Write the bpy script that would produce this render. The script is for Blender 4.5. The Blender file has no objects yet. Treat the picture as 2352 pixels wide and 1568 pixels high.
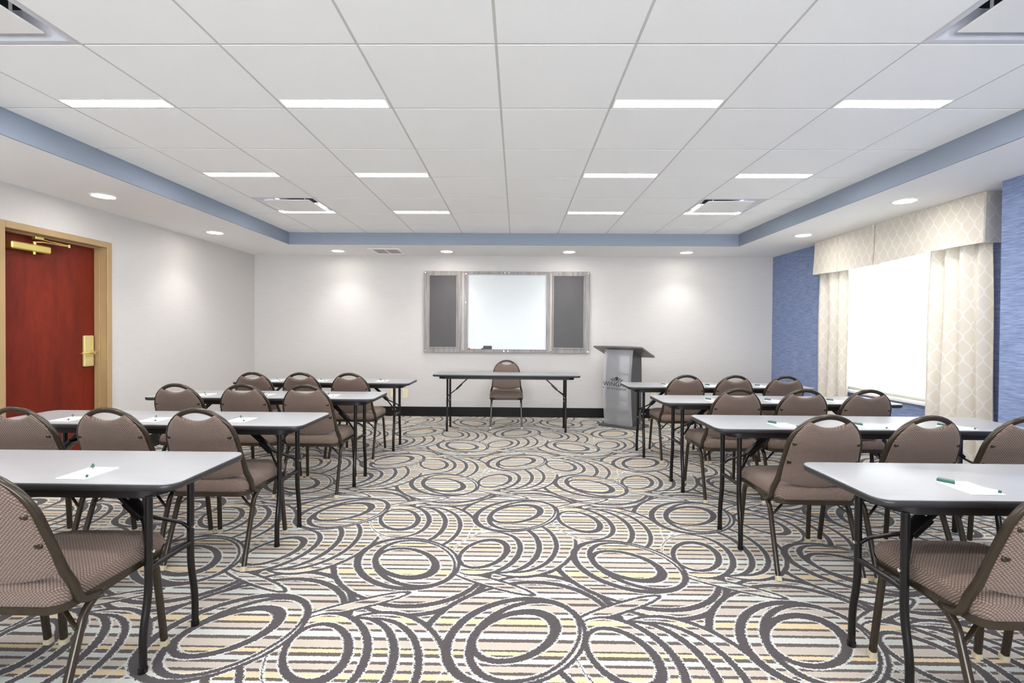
import bpy, math, random
from mathutils import Vector, Matrix
random.seed(7)
SC = bpy.context.scene
COL = SC.collection
PI = math.pi

# ------------------------------------------------------------------ camera, world, exposure
F_PX, SX, SY, YAW, PITCH, ROLL = 1112.35, -2.65, -10.89, 0.0132, 0.0107, 0.0069
EYE = 1.25
def cam_rot():
    cy, sy, cp, sp, cr, sr = math.cos(YAW), math.sin(YAW), math.cos(PITCH), math.sin(PITCH), math.cos(ROLL), math.sin(ROLL)
    B = Matrix(((1, 0, 0), (0, 0, -1), (0, 1, 0)))
    Ry = Matrix(((cy, -sy, 0), (sy, cy, 0), (0, 0, 1)))
    Rp = Matrix(((1, 0, 0), (0, cp, -sp), (0, sp, cp)))
    Rr = Matrix(((cr, -sr, 0), (sr, cr, 0), (0, 0, 1)))
    return Rr @ Rp @ B @ Ry.transposed()
R3 = cam_rot()
cd = bpy.data.cameras.new('camera')
cam = bpy.data.objects.new('camera', cd)
COL.objects.link(cam)
M3 = Matrix((R3[0], -R3[1], -R3[2])).transposed()
cam.matrix_world = Matrix.Translation((0, 0, EYE)) @ M3.to_4x4()
cd.sensor_width = 36.0
cd.lens = F_PX / 2352.0 * 36.0
cd.shift_x = -SX / 2352.0
cd.shift_y = SY / 2352.0
cd.clip_start = 0.05
SC.camera = cam

world = bpy.data.worlds.new('daylight')
SC.world = world
world.use_nodes = True
bg = world.node_tree.nodes['Background']
bg.inputs[0].default_value = (0.85, 0.93, 1.0, 1)
bg.inputs[1].default_value = 1.5

SC.view_settings.view_transform = 'Standard'
SC.view_settings.look = 'None'
SC.view_settings.gamma = 1.0
SC.view_settings.use_curve_mapping = False
SC.view_settings.exposure = 1.66
try:
    SC.cycles.max_bounces = 14
    SC.cycles.diffuse_bounces = 9
    SC.cycles.glossy_bounces = 4
    SC.cycles.sample_clamp_indirect = 6.0
except Exception:
    pass

STRIP_E = 21.0        # radiance of the ceiling strips
SPOT_W = 10.5         # downlight watts
DAY_W = 26.0         # daylight on the roller shade

def area_light(name, loc, rot, sx, sy, power, color):
    l = bpy.data.lights.new(name, 'AREA')
    l.shape = 'RECTANGLE'; l.size = sx; l.size_y = sy
    l.energy = power; l.color = color
    o = bpy.data.objects.new(name, l); COL.objects.link(o)
    o.location = loc; o.rotation_euler = rot
    return o
area_light('daylight_and_fill_outside', (4.45, 4.85, 1.5), (0, PI / 2, 0), 1.9, 1.9, DAY_W, (0.93, 0.97, 1.0))

area_light('daylight_and_fill_outside', (0.0, -3.95, .80), (PI / 2 + .42, 0, 0), 5.4, 1.6, 135.0, (0.90, 0.955, 1.0))   # fill lamp added outside the near-wall window, tilted up to brighten the ceiling

# ------------------------------------------------------------------ node helpers
def new_mat(name):
    m = bpy.data.materials.new(name); m.use_nodes = True
    nt = m.node_tree
    return m, nt, nt.nodes['Principled BSDF']
def N(nt, t, **kw):
    n = nt.nodes.new(t)
    for k, v in kw.items(): setattr(n, k, v)
    return n
def math_n(nt, op, a, b=None, c=None):
    n = nt.nodes.new('ShaderNodeMath'); n.operation = op
    for i, v in enumerate((a, b, c)):
        if v is None: continue
        if isinstance(v, (int, float)): n.inputs[i].default_value = v
        else: nt.links.new(v, n.inputs[i])
    return n.outputs[0]
def vmath(nt, op, a, b=None, c=None):
    n = nt.nodes.new('ShaderNodeVectorMath'); n.operation = op
    for i, v in enumerate((a, b, c)):
        if v is None: continue
        if isinstance(v, (tuple, list)): n.inputs[i].default_value = v
        else: nt.links.new(v, n.inputs[i])
    return n.outputs['Value'] if op in ('LENGTH', 'DOT_PRODUCT') else n.outputs['Vector']
def mix_c(nt, fac, a, b):
    n = nt.nodes.new('ShaderNodeMix'); n.data_type = 'RGBA'
    for i, v in ((0, fac), (6, a), (7, b)):
        if isinstance(v, (int, float)): n.inputs[i].default_value = v
        elif isinstance(v, tuple): n.inputs[i].default_value = v + ((1,) if len(v) == 3 else ())
        else: nt.links.new(v, n.inputs[i])
    return n.outputs[2]
def ramp(nt, fac, stops, interp='LINEAR'):
    n = nt.nodes.new('ShaderNodeValToRGB'); cr = n.color_ramp; cr.interpolation = interp
    while len(cr.elements) > 1: cr.elements.remove(cr.elements[0])
    cr.elements[0].position = stops[0][0]; cr.elements[0].color = tuple(stops[0][1]) + (1,)
    for p, c in stops[1:]:
        e = cr.elements.new(p); e.color = tuple(c) + (1,)
    nt.links.new(fac, n.inputs[0])
    return n.outputs[0]
def noise(nt, vec, scale, detail=2, rough=.5, scl=None):
    if scl:
        mp = N(nt, 'ShaderNodeMapping'); mp.inputs['Scale'].default_value = scl
        nt.links.new(vec, mp.inputs[0]); vec = mp.outputs[0]
    n = N(nt, 'ShaderNodeTexNoise'); n.inputs['Scale'].default_value = scale
    n.inputs['Detail'].default_value = detail; n.inputs['Roughness'].default_value = rough
    nt.links.new(vec, n.inputs['Vector'])
    return n
def objco(nt): return N(nt, 'ShaderNodeTexCoord').outputs['Object']
def bump(nt, bs, h, strength, dist):
    b = N(nt, 'ShaderNodeBump'); b.inputs['Strength'].default_value = strength; b.inputs['Distance'].default_value = dist
    nt.links.new(h, b.inputs['Height']); nt.links.new(b.outputs[0], bs.inputs['Normal'])
def srgb(r, g, b):
    f = lambda c: (c / 255 / 12.92) if c / 255 <= .04045 else ((c / 255 + .055) / 1.055) ** 2.4
    return (f(r), f(g), f(b))
def plain(name, col, rough=.5, metal=0.0, spec=None, var=0.04, scale=12.0):
    m, nt, bs = new_mat(name)
    nz = noise(nt, objco(nt), scale, 3)
    lo = tuple(max(0, c * (1 - var)) for c in col); hi = tuple(min(1, c * (1 + var)) for c in col)
    nt.links.new(mix_c(nt, nz.outputs[0], lo, hi), bs.inputs['Base Color'])
    bs.inputs['Roughness'].default_value = rough; bs.inputs['Metallic'].default_value = metal
    if spec is not None: bs.inputs['Specular IOR Level'].default_value = spec
    return m
def emit(name, col, s):
    m, nt, bs = new_mat(name)
    bs.inputs['Base Color'].default_value = (.9, .9, .9, 1)
    bs.inputs['Emission Color'].default_value = col + (1,)
    bs.inputs['Emission Strength'].default_value = s
    return m

# ------------------------------------------------------------------ materials
def wallpaper(name, c0, c1, s=1.0):
    m, nt, bs = new_mat(name)
    co = objco(nt)
    a = noise(nt, co, 1, 4, .6, (7, 7, 210)); b = noise(nt, co, 1, 4, .7, (18, 18, 420))
    f = math_n(nt, 'MULTIPLY_ADD', a.outputs[0], .55, math_n(nt, 'MULTIPLY', b.outputs[0], .45))
    f = math_n(nt, 'MULTIPLY_ADD', f, 3.2 * s, .5 - 1.6 * s)
    n = N(nt, 'ShaderNodeClamp'); nt.links.new(f, n.inputs[0])
    nt.links.new(mix_c(nt, n.outputs[0], c0, c1), bs.inputs['Base Color'])
    bs.inputs['Roughness'].default_value = .75; bs.inputs['Specular IOR Level'].default_value = .2
    bump(nt, bs, f, .12, .0015)
    return m
M = {}
M['wall'] = wallpaper('pale_wallpaper', (.59, .568, .552), (.665, .643, .626), .8)
M['blue'] = wallpaper('blue_wallpaper', (.125, .165, .305), (.34, .42, .645), 1.3)
M['soffit_blue'] = plain('blue_grey_paint', (.27, .31, .38), .6, spec=.2, var=.02)
M['ceil'] = plain('ceiling_tile', (.93, .93, .93), .9, spec=.1, var=.012, scale=60)
M['grid'] = plain('ceiling_grid_white', (.60, .59, .575), .5, var=.01)
M['white'] = plain('soffit_white_paint', (.86, .855, .85), .8, spec=.15, var=.01)
M['trimwhite'] = plain('white_enamel', (.88, .88, .87), .35, var=.01)
M['baseboard'] = plain('black_vinyl_base', (.006, .005, .005), .45, var=.5, scale=5, spec=.25)
M['strip'] = emit('strip_diffuser', (1.0, .99, .985), STRIP_E)
M['lens'] = emit('downlight_lens', (1.0, .95, .87), 14)
M['cap_dark'] = plain('duct_dark', (.03, .03, .035), .7)
M['duct_grey'] = plain('diffuser_grey_enamel', (.62, .63, .68), .4, var=.02)
M['apron'] = plain('table_apron_black', (.010, .009, .009), .4, var=.2, spec=.3)
M['legblack'] = plain('table_leg_black', (.007, .006, .006), .26, var=.3, scale=40, spec=.4)
M['edge'] = plain('table_edge_charcoal', (.026, .023, .025), .38, var=.35, scale=30)
M['bronze'] = plain('bronze_tube', (.042, .031, .020), .24, metal=.35, spec=.6, var=.15, scale=30)
M['glide'] = plain('ivory_glide', (.55, .48, .33), .5)
M['pad'] = plain('paper_white', (.92, .93, .92), .6, var=.01)
M['padgreen'] = plain('paper_green_print', (.60, .80, .35), .6)
M['pengreen'] = plain('pen_green', (.02, .12, .09), .3)
M['penwhite'] = plain('pen_clear_white', (.75, .82, .80), .25)
M['brass'] = plain('polished_brass', (.86, .70, .24), .24, metal=.85, var=.05)
M['satinbrass'] = plain('satin_brass', (.72, .61, .27), .4, metal=.35, var=.04)
M['framepaint'] = plain('tan_frame_paint', (.42, .285, .14), .38, var=.05, scale=6)
M['board'] = plain('dry_erase_white', (.64, .672, .685), .28, var=.01)
M['blackpanel'] = plain('charcoal_board', (.06, .055, .056), .42, var=.15, scale=4)
M['red'] = plain('marker_red', (.55, .02, .02), .4)
M['charcoal'] = plain('charcoal_plastic', (.05, .045, .055), .5)
M['chrome'] = plain('chrome_stud', (.85, .85, .85), .15, metal=1)
M['outlet'] = plain('ivory_plastic', (.80, .74, .50), .4, var=.02)
M['lectern'] = plain('lectern_charcoal', (.075, .07, .068), .4, var=.1)
M['lecterntop'] = plain('lectern_grey_laminate', (.16, .155, .155), .35, var=.1)
M['ink'] = plain('logo_ink', (.03, .028, .028), .5)

def wood(name, c0, c1, axis_scale, rough, coat=0.0, dist=2.0):
    m, nt, bs = new_mat(name)
    co = objco(nt)
    a = noise(nt, co, 1.0, 5, .6, axis_scale)
    b = noise(nt, co, 1.0, 3, .5, tuple(s * 9 for s in axis_scale))
    f = math_n(nt, 'MULTIPLY_ADD', a.outputs[0], .75, math_n(nt, 'MULTIPLY', b.outputs[0], .25))
    f = math_n(nt, 'MULTIPLY_ADD', f, dist, .5 - dist / 2)
    n = N(nt, 'ShaderNodeClamp'); nt.links.new(f, n.inputs[0])
    nt.links.new(mix_c(nt, n.outputs[0], c0, c1), bs.inputs['Base Color'])
    bs.inputs['Roughness'].default_value = rough
    bs.inputs['Coat Weight'].default_value = coat; bs.inputs['Coat Roughness'].default_value = .18
    return m
M['cherry'] = wood('cherry_veneer', (.085, .008, .0035), (.225, .022, .008), (7, 7, 1.4), .5, .0, 2.2)
M['cherry'].node_tree.nodes['Principled BSDF'].inputs['Specular IOR Level'].default_value = .25
M['greywood'] = wood('grey_woodgrain', (.17, .158, .153), (.40, .372, .36), (42, 8, 3), .45, 0, 2.6)
M['greywood_h'] = wood('grey_woodgrain_rail', (.17, .158, .153), (.40, .372, .36), (42, 8, 3), .45, 0, 2.6)

def laminate():
    m, nt, bs = new_mat('grey_laminate')
    co = objco(nt)
    a = noise(nt, co, 260, 2, .7); b = noise(nt, co, 5, 3, .5, (1, 6, 1))
    f = math_n(nt, 'MULTIPLY_ADD', a.outputs[0], .5, math_n(nt, 'MULTIPLY', b.outputs[0], .5))
    nt.links.new(mix_c(nt, f, (.31, .315, .33), (.41, .415, .43)), bs.inputs['Base Color'])
    bs.inputs['Roughness'].default_value = .30; bs.inputs['Specular IOR Level'].default_value = .38
    return m
M['laminate'] = laminate()

def weave(name, seat):
    m, nt, bs = new_mat(name)
    co = objco(nt)
    sx = N(nt, 'ShaderNodeSeparateXYZ'); nt.links.new(co, sx.inputs[0])
    q = math_n(nt, 'ADD', sx.outputs[1], math_n(nt, 'MINIMUM', sx.outputs[2], .445)) if seat else math_n(nt, 'MULTIPLY', sx.outputs[2], 1.04)
    K = PI / .0112
    s1 = math_n(nt, 'SINE', math_n(nt, 'MULTIPLY', math_n(nt, 'ADD', sx.outputs[0], q), K))
    s2 = math_n(nt, 'SINE', math_n(nt, 'MULTIPLY', math_n(nt, 'SUBTRACT', sx.outputs[0], q), K))
    h = math_n(nt, 'MULTIPLY', math_n(nt, 'ABSOLUTE', s1), math_n(nt, 'ABSOLUTE', s2))
    h = math_n(nt, 'POWER', h, .7)
    f = math_n(nt, 'MULTIPLY_ADD', noise(nt, co, 500, 2).outputs[0], .25, math_n(nt, 'MULTIPLY', h, .85))
    col = mix_c(nt, f, (.062, .041, .031), (.31, .225, .185))
    nt.links.new(col, bs.inputs['Base Color'])
    bs.inputs['Roughness'].default_value = .8; bs.inputs['Specular IOR Level'].default_value = .2
    bs.inputs['Sheen Weight'].default_value = .25; bs.inputs['Sheen Roughness'].default_value = .4
    bs.inputs['Sheen Tint'].default_value = (.95, .82, .76, 1)
    bump(nt, bs, h, .8, .003)
    return m
M['weave'] = weave('brown_weave_upholstery', True)
M['weaveback'] = weave('brown_weave_back', False)

def ogee():
    m, nt, bs = new_mat('cream_ogee_fabric')
    uv = N(nt, 'ShaderNodeTexCoord').outputs['UV']
    s = N(nt, 'ShaderNodeSeparateXYZ'); nt.links.new(uv, s.inputs[0])
    W, T = .105, .176
    x = math_n(nt, 'ABSOLUTE', math_n(nt, 'WRAP', s.outputs[0], W / 2, -W / 2))
    c = math_n(nt, 'COSINE', math_n(nt, 'MULTIPLY', s.outputs[1], 2 * PI / T))
    target = math_n(nt, 'MULTIPLY_ADD', c, -W / 4, W / 4)
    d = math_n(nt, 'ABSOLUTE', math_n(nt, 'SUBTRACT', x, target))
    line = math_n(nt, 'LESS_THAN', d, .0065)
    n1 = noise(nt, uv, 30, 3, .6, (18, 1.5, 1))
    base = mix_c(nt, n1.outputs[0], (.76, .71, .63), (.85, .80, .72))
    col = mix_c(nt, line, base, (.88, .86, .82))
    nt.links.new(col, bs.inputs['Base Color'])
    bs.inputs['Roughness'].default_value = .75; bs.inputs['Specular IOR Level'].default_value = .2
    # thin cloth lets part of the daylight through
    tr = N(nt, 'ShaderNodeBsdfTranslucent'); nt.links.new(col, tr.inputs[0])
    mx = N(nt, 'ShaderNodeMixShader'); mx.inputs[0].default_value = .22
    out = nt.nodes['Material Output']
    nt.links.new(bs.outputs[0], mx.inputs[1]); nt.links.new(tr.outputs[0], mx.inputs[2])
    nt.links.new(mx.outputs[0], out.inputs[0])
    return m
M['ogee'] = ogee()

def shade_mat():
    m, nt, bs = new_mat('roller_shade_cloth')
    n1 = noise(nt, objco(nt), 40, 2, .5, (1, 1, 8))
    col = mix_c(nt, n1.outputs[0], (.86, .87, .86), (.92, .92, .91))
    nt.links.new(col, bs.inputs['Base Color']); bs.inputs['Roughness'].default_value = .9
    tr = N(nt, 'ShaderNodeBsdfTranslucent'); nt.links.new(col, tr.inputs[0])
    mx = N(nt, 'ShaderNodeMixShader'); mx.inputs[0].default_value = .65
    out = nt.nodes['Material Output']
    nt.links.new(bs.outputs[0], mx.inputs[1]); nt.links.new(tr.outputs[0], mx.inputs[2])
    nt.links.new(mx.outputs[0], out.inputs[0])
    return m
M['shade'] = shade_mat()

def glass():
    m, nt, bs = new_mat('window_glass')
    tp = N(nt, 'ShaderNodeBsdfTransparent'); gl = N(nt, 'ShaderNodeBsdfGlossy'); gl.inputs['Roughness'].default_value = .02
    fr = N(nt, 'ShaderNodeFresnel'); mx = N(nt, 'ShaderNodeMixShader')
    nt.links.new(fr.outputs[0], mx.inputs[0]); nt.links.new(tp.outputs[0], mx.inputs[1]); nt.links.new(gl.outputs[0], mx.inputs[2])
    nt.links.new(mx.outputs[0], nt.nodes['Material Output'].inputs[0])
    return m
M['glass'] = glass()

def acrylic():
    m, nt, bs = new_mat('frosted_acrylic')
    nt.links.new(mix_c(nt, noise(nt, objco(nt), 3, 2).outputs[0], (.58, .58, .60), (.63, .63, .65)), bs.inputs['Base Color'])
    bs.inputs['Roughness'].default_value = .32
    rf = N(nt, 'ShaderNodeBsdfRefraction'); rf.inputs['Color'].default_value = (.93, .93, .95, 1); rf.inputs['Roughness'].default_value = .55; rf.inputs['IOR'].default_value = 1.12
    mx = N(nt, 'ShaderNodeMixShader'); mx.inputs[0].default_value = .68
    nt.links.new(bs.outputs[0], mx.inputs[1]); nt.links.new(rf.outputs[0], mx.inputs[2])
    nt.links.new(mx.outputs[0], nt.nodes['Material Output'].inputs[0])
    return m
M['acrylic'] = acrylic()

# carpet: nested offset ellipses over stripes, laid out on a 1.19 x 1.33 m repeat with a glide-mirrored second half
def carpet():
    m, nt, bs = new_mat('patterned_carpet')
    co = objco(nt)
    PX, PY, OX, OY1, OY2 = 1.19, 1.33, .005, 1.985, 2.600
    D = [((.10, .08, .37, .425, 0), (.092, .062, .352, .415, 0)),
         ((.09, .085, .352, .352, 0), (.083, .068, .337, .337, 0)),
         ((-.19, .14, .283, .140, 51), (-.165, .135, .275, .135, 51)),
         ((.63, -.32, .33, .475, 3), (.617, -.326, .322, .461, 3)),
         ((.595, -.245, .248, .350, 3), (.579, -.248, .236, .338, 3)),
         ((.525, -.210, .218, .320, 3), (.507, -.212, .203, .307, 3)),
         ((.47, .205, .24, .045, 27), (.47, .205, .222, .029, 27)),
         ((.428, -.134, .280, .196, 107), (.413, -.136, .266, .178, 107)),
         ((.413, -.122, .195, .135, 113), (.406, -.115, .164, .105, 113)),
         ((0, -.012, .327, .264, 46), (.010, -.016, .296, .238, 46)),
         ((.037, -.010, .292, .210, 57), (.046, -.012, .268, .188, 57)),
         ((.0, .005, .214, .151, 42), (-.010, -.002, .174, .119, 42))]
    # tuft-sized wobble of every edge
    jn = N(nt, 'ShaderNodeTexWhiteNoise'); jn.noise_dimensions = '3D'
    snap = vmath(nt, 'SNAP', co, (.0055, .0035, 1.0)); nt.links.new(snap, jn.inputs[0])
    jit = vmath(nt, 'MULTIPLY_ADD', jn.outputs['Color'], (.008, .005, 0), (-.004, -.0025, 0))
    P = vmath(nt, 'ADD', co, jit)
    fr = [vmath(nt, 'ADD', P, (-OX, -OY1, 0)),
          vmath(nt, 'MULTIPLY', vmath(nt, 'ADD', P, (-OX - PX / 2, -OY2, 0)), (1, -1, 0))]
    def ell(w, dx, dy, e):
        mp = N(nt, 'ShaderNodeMapping'); mp.vector_type = 'TEXTURE'
        mp.inputs['Location'].default_value = (dx, dy, 0)
        mp.inputs['Rotation'].default_value = (0, 0, math.radians(e[4]))
        mp.inputs['Scale'].default_value = (e[2], e[3], 1)
        nt.links.new(w, mp.inputs[0])
        k = min(e[2], e[3]) * 1.1
        return math_n(nt, 'MULTIPLY_ADD', vmath(nt, 'LENGTH', mp.outputs[0]), k, -k)
    d = None
    for k in range(12):
        for mi in (0, 1):
            o, i = D[k]
            w = vmath(nt, 'ADD', fr[mi], (-o[0], -o[1], 0))
            w = vmath(nt, 'WRAP', w, (PX / 2, PY / 2, 1), (-PX / 2, -PY / 2, -1))
            so = ell(w, 0, 0, o); si = ell(w, i[0] - o[0], i[1] - o[1], i)
            dd = so if d is None else math_n(nt, 'MINIMUM', d, so)
            d = math_n(nt, 'MAXIMUM', dd, math_n(nt, 'MULTIPLY', si, -1))
    dark = math_n(nt, 'LESS_THAN', d, .001)
    halo = math_n(nt, 'LESS_THAN', d, .0075)
    # stripes
    L = [1.752, 1.800, 1.844, 1.880, 1.942, 1.995, 2.044, 2.095, 2.139, 2.206, 2.258, 2.309, 2.350, 2.381, 2.420, 2.457,
         2.522, 2.564, 2.618, 2.679, 2.730, 2.782, 2.826, 2.874, 2.930, 2.985, 3.034]
    T = [.012, .012, .018, .011, .013, .013, .012, .012, .013, .016, .012, .012, .011, .012, .012, .013, .014, .012, .013, .013,
         .012, .016, .012, .012, .013, .012, .013]
    bb, aq, ye = (.53, .47, .40), (.57, .59, .55), (.70, .55, .34)
    seq = [bb, aq, ye, bb, aq, bb, ye, aq, bb, bb, aq, bb, bb, aq, bb, ye, aq, bb, aq, bb, bb, ye, aq, bb, bb, aq, ye]
    sy = N(nt, 'ShaderNodeSeparateXYZ')
    pj = vmath(nt, 'ADD', co, vmath(nt, 'MULTIPLY', jit, (0, .6, 0))); nt.links.new(pj, sy.inputs[0])
    t = math_n(nt, 'FRACT', math_n(nt, 'MULTIPLY', math_n(nt, 'SUBTRACT', sy.outputs[1], 1.742 - 133.0), 1 / 1.33))
    z = lambda y: (y - 1.742) / 1.33
    base = ramp(nt, t, [(z(L[i]) if i else 0, seq[i]) for i in range(27)], 'CONSTANT')
    def lines(a, b):
        st = [(0, (0, 0, 0))]
        for i in range(a, b):
            st.append((z(L[i] - T[i] * .62), (1, 1, 1))); st.append((z(L[i] + T[i] * .62), (0, 0, 0)))
        return ramp(nt, t, st, 'CONSTANT')
    ln = math_n(nt, 'MAXIMUM', lines(0, 14), lines(14, 27))
    dk = (.082, .070, .073)
    c = mix_c(nt, ln, base, (.115, .092, .085))
    c = mix_c(nt, halo, c, (.64, .64, .60))
    c = mix_c(nt, dark, c, mix_c(nt, noise(nt, co, 70, 3, .7).outputs[0], (.050, .042, .044), (.105, .092, .096)))
    fz = noise(nt, co, 190, 3, .8)
    v = math_n(nt, 'MULTIPLY_ADD', fz.outputs[0], .6, .72)
    c = vmath(nt, 'MULTIPLY', c, N_combine(nt, v))
    nt.links.new(c, bs.inputs['Base Color'])
    bs.inputs['Roughness'].default_value = .95; bs.inputs['Specular IOR Level'].default_value = .05
    bs.inputs['Sheen Weight'].default_value = .15
    bump(nt, bs, fz.outputs[0], .5, .004)
    return m
def N_combine(nt, v):
    n = N(nt, 'ShaderNodeCombineXYZ')
    for i in range(3): nt.links.new(v, n.inputs[i])
    return n.outputs[0]
M['carpet'] = carpet()

# ------------------------------------------------------------------ mesh helpers
class MB:
    def __init__(s): s.v = []; s.f = []; s.mi = []; s.uv = None
    def add(s, verts, faces, mi=0):
        o = len(s.v); s.v += [tuple(p) for p in verts]; s.f += [tuple(i + o for i in f) for f in faces]; s.mi += [mi] * len(faces)
    def box(s, a, b, mi=0):
        x0, y0, z0 = a; x1, y1, z1 = b
        v = [(x0, y0, z0), (x1, y0, z0), (x1, y1, z0), (x0, y1, z0), (x0, y0, z1), (x1, y0, z1), (x1, y1, z1), (x0, y1, z1)]
        s.add(v, [(0, 3, 2, 1), (4, 5, 6, 7), (0, 1, 5, 4), (1, 2, 6, 5), (2, 3, 7, 6), (3, 0, 4, 7)], mi)
    def bbox(s, a, b, r=.003, mi=0):
        """box with chamfered edges"""
        x0, y0, z0 = a; x1, y1, z1 = b
        r = min(r, (x1 - x0) / 2.01, (y1 - y0) / 2.01, (z1 - z0) / 2.01)
        V = []; idx = {}
        for ix, (X, sx) in enumerate(((x0, 1), (x1, -1))):
            for iy, (Y, sy) in enumerate(((y0, 1), (y1, -1))):
                for iz, (Z, sz) in enumerate(((z0, 1), (z1, -1))):
                    for ax in range(3):
                        p = [X + sx * r, Y + sy * r, Z + sz * r]; p[ax] = (X, Y, Z)[ax]
                        idx[(ix, iy, iz, ax)] = len(V); V.append(p)
        Fc = []
        for s0 in (0, 1):
            q = [(s0, 0, 0), (s0, 1, 0), (s0, 1, 1), (s0, 0, 1)]
            f = [idx[k + (0,)] for k in q]; Fc.append(f if s0 else f[::-1])
            q = [(0, s0, 0), (1, s0, 0), (1, s0, 1), (0, s0, 1)]
            f = [idx[k + (1,)] for k in q]; Fc.append(f[::-1] if s0 else f)
            q = [(0, 0, s0), (1, 0, s0), (1, 1, s0), (0, 1, s0)]
            f = [idx[k + (2,)] for k in q]; Fc.append(f if s0 else f[::-1])
        for a in (0, 1):
            for b in (0, 1):
                fl = (a + b) % 2 == 0
                f = [idx[(a, b, 0, 0)], idx[(a, b, 0, 1)], idx[(a, b, 1, 1)], idx[(a, b, 1, 0)]]; Fc.append(f if fl else f[::-1])
                f = [idx[(a, 0, b, 0)], idx[(a, 0, b, 2)], idx[(a, 1, b, 2)], idx[(a, 1, b, 0)]]; Fc.append(f[::-1] if fl else f)
                f = [idx[(0, a, b, 1)], idx[(0, a, b, 2)], idx[(1, a, b, 2)], idx[(1, a, b, 1)]]; Fc.append(f if fl else f[::-1])
                for c in (0, 1):
                    f = [idx[(a, b, c, 0)], idx[(a, b, c, 1)], idx[(a, b, c, 2)]]
                    Fc.append(f if (a + b + c) % 2 == 1 else f[::-1])
        s.add(V, Fc, mi)
    def loft(s, rings, close=True, cap0=True, cap1=True, mi=0):
        n = len(rings[0]); V = [p for r in rings for p in r]; Fc = []
        for k in range(len(rings) - 1):
            for i in range(n if close else n - 1):
                j = (i + 1) % n
                Fc.append((k * n + i, k * n + j, (k + 1) * n + j, (k + 1) * n + i))
        if cap0: Fc.append(tuple(range(n))[::-1])
        if cap1: Fc.append(tuple((len(rings) - 1) * n + i for i in range(n)))
        s.add(V, Fc, mi)
    def tube(s, path, prof, up=(0, 0, 1), mi=0, scales=None):
        path = [Vector(p) for p in path]; rings = []
        t0 = (path[1] - path[0]).normalized(); u = Vector(up)
        if abs(u.dot(t0)) > .95: u = Vector((1, 0, 0))
        nrm = (u - t0 * u.dot(t0)).normalized()
        for k, p in enumerate(path):
            if k == 0: t = t0
            elif k == len(path) - 1: t = (path[k] - path[k - 1]).normalized()
            else: t = ((path[k + 1] - path[k]).normalized() + (path[k] - path[k - 1]).normalized()).normalized()
            nrm = (nrm - t * nrm.dot(t)).normalized(); b = t.cross(nrm)
            sc = scales[k] if scales else 1
            rings.append([p + nrm * (q[1] * sc) + b * (q[0] * sc) for q in prof])
        s.loft([[tuple(q) for q in r][::-1] for r in rings], mi=mi)
    def cyl(s, a, b, r, n=16, mi=0, r2=None):
        a, b = Vector(a), Vector(b)
        s.tube([a, b], circ(r, n), mi=mi, scales=[1, (r2 / r) if r2 else 1])
    def build(s, name, mat, parent=None, smooth=True, angle=40):
        me = bpy.data.meshes.new(name)
        me.from_pydata(s.v, [], s.f)
        mats = mat if isinstance(mat, (list, tuple)) else [mat]
        for mm in mats: me.materials.append(mm)
        if len(mats) > 1: me.polygons.foreach_set('material_index', s.mi)
        me.update()
        if smooth:
            me.polygons.foreach_set('use_smooth', [True] * len(me.polygons))
            me.set_sharp_from_angle(angle=math.radians(angle))
        if s.uv:
            ul = me.uv_layers.new(name='UVMap')
            for lp in me.loops: ul.data[lp.index].uv = s.uv[lp.vertex_index]
        o = bpy.data.objects.new(name, me); COL.objects.link(o)
        if parent: o.parent = parent
        return o
def circ(r, n=14): return [(r * math.cos(2 * PI * i / n), r * math.sin(2 * PI * i / n)) for i in range(n)]
def rrect(w, h, r, k=3):
    out = []
    for cx, cy, a0 in ((w / 2 - r, h / 2 - r, 0), (-w / 2 + r, h / 2 - r, 90), (-w / 2 + r, -h / 2 + r, 180), (w / 2 - r, -h / 2 + r, 270)):
        for i in range(k + 1):
            a = math.radians(a0 + 90 * i / k); out.append((cx + r * math.cos(a), cy + r * math.sin(a)))
    return out
def smooth_path(pts, rad, k=6):
    """polyline with rounded corners"""
    P = [Vector(p) for p in pts]; out = [P[0]]
    rads = rad if isinstance(rad, (list, tuple)) else [rad] * (len(P) - 2)
    for i in range(1, len(P) - 1):
        a, b, c = P[i - 1], P[i], P[i + 1]
        d = min(rads[i - 1], (a - b).length * .49, (c - b).length * .49)
        p0 = b + (a - b).normalized() * d; p2 = b + (c - b).normalized() * d
        for j in range(k + 1):
            t = j / k; out.append(p0 * (1 - t) ** 2 + b * 2 * t * (1 - t) + p2 * t * t)
    out.append(P[-1]); return out
def empty(name, label, cat, loc=(0, 0, 0), rz=0, group=None):
    o = bpy.data.objects.new(name, None); COL.objects.link(o)
    o.location = loc; o.rotation_euler = (0, 0, rz); o.empty_display_size = .1
    o['label'] = label; o['category'] = cat
    if group: o['group'] = group
    return o
def tag(o, label=None, cat=None, group=None, kind=None):
    if label: o['label'] = label
    if cat: o['category'] = cat
    if group: o['group'] = group
    if kind: o['kind'] = kind
    return o
def struct(o, label=None):
    o['kind'] = 'structure'
    if label: o['label'] = label
    return o
def copy_tree(o, parent=None, label=None, loc=None, rz=None):
    kids = list(o.children)
    c = o.copy(); COL.objects.link(c)
    if parent: c.parent = parent
    if label: c['label'] = label
    if loc: c.location = loc
    if rz is not None: c.rotation_euler = (0, 0, rz)
    for ch in kids: copy_tree(ch, c)
    return c

# ------------------------------------------------------------------ room shell
XL, XR, YF, YN = -3.87, 3.70, 7.085, -3.2
ZC, ZS = 2.503, 2.35            # tile ceiling, soffit underside
SXL, SXR, SYF, SYN = -2.935, 2.80, 6.19, -2.4
PILX, PILY = 3.46, 3.52
GX, GY, GW = -.101, 2.126, .61  # ceiling grid origin and module

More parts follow.
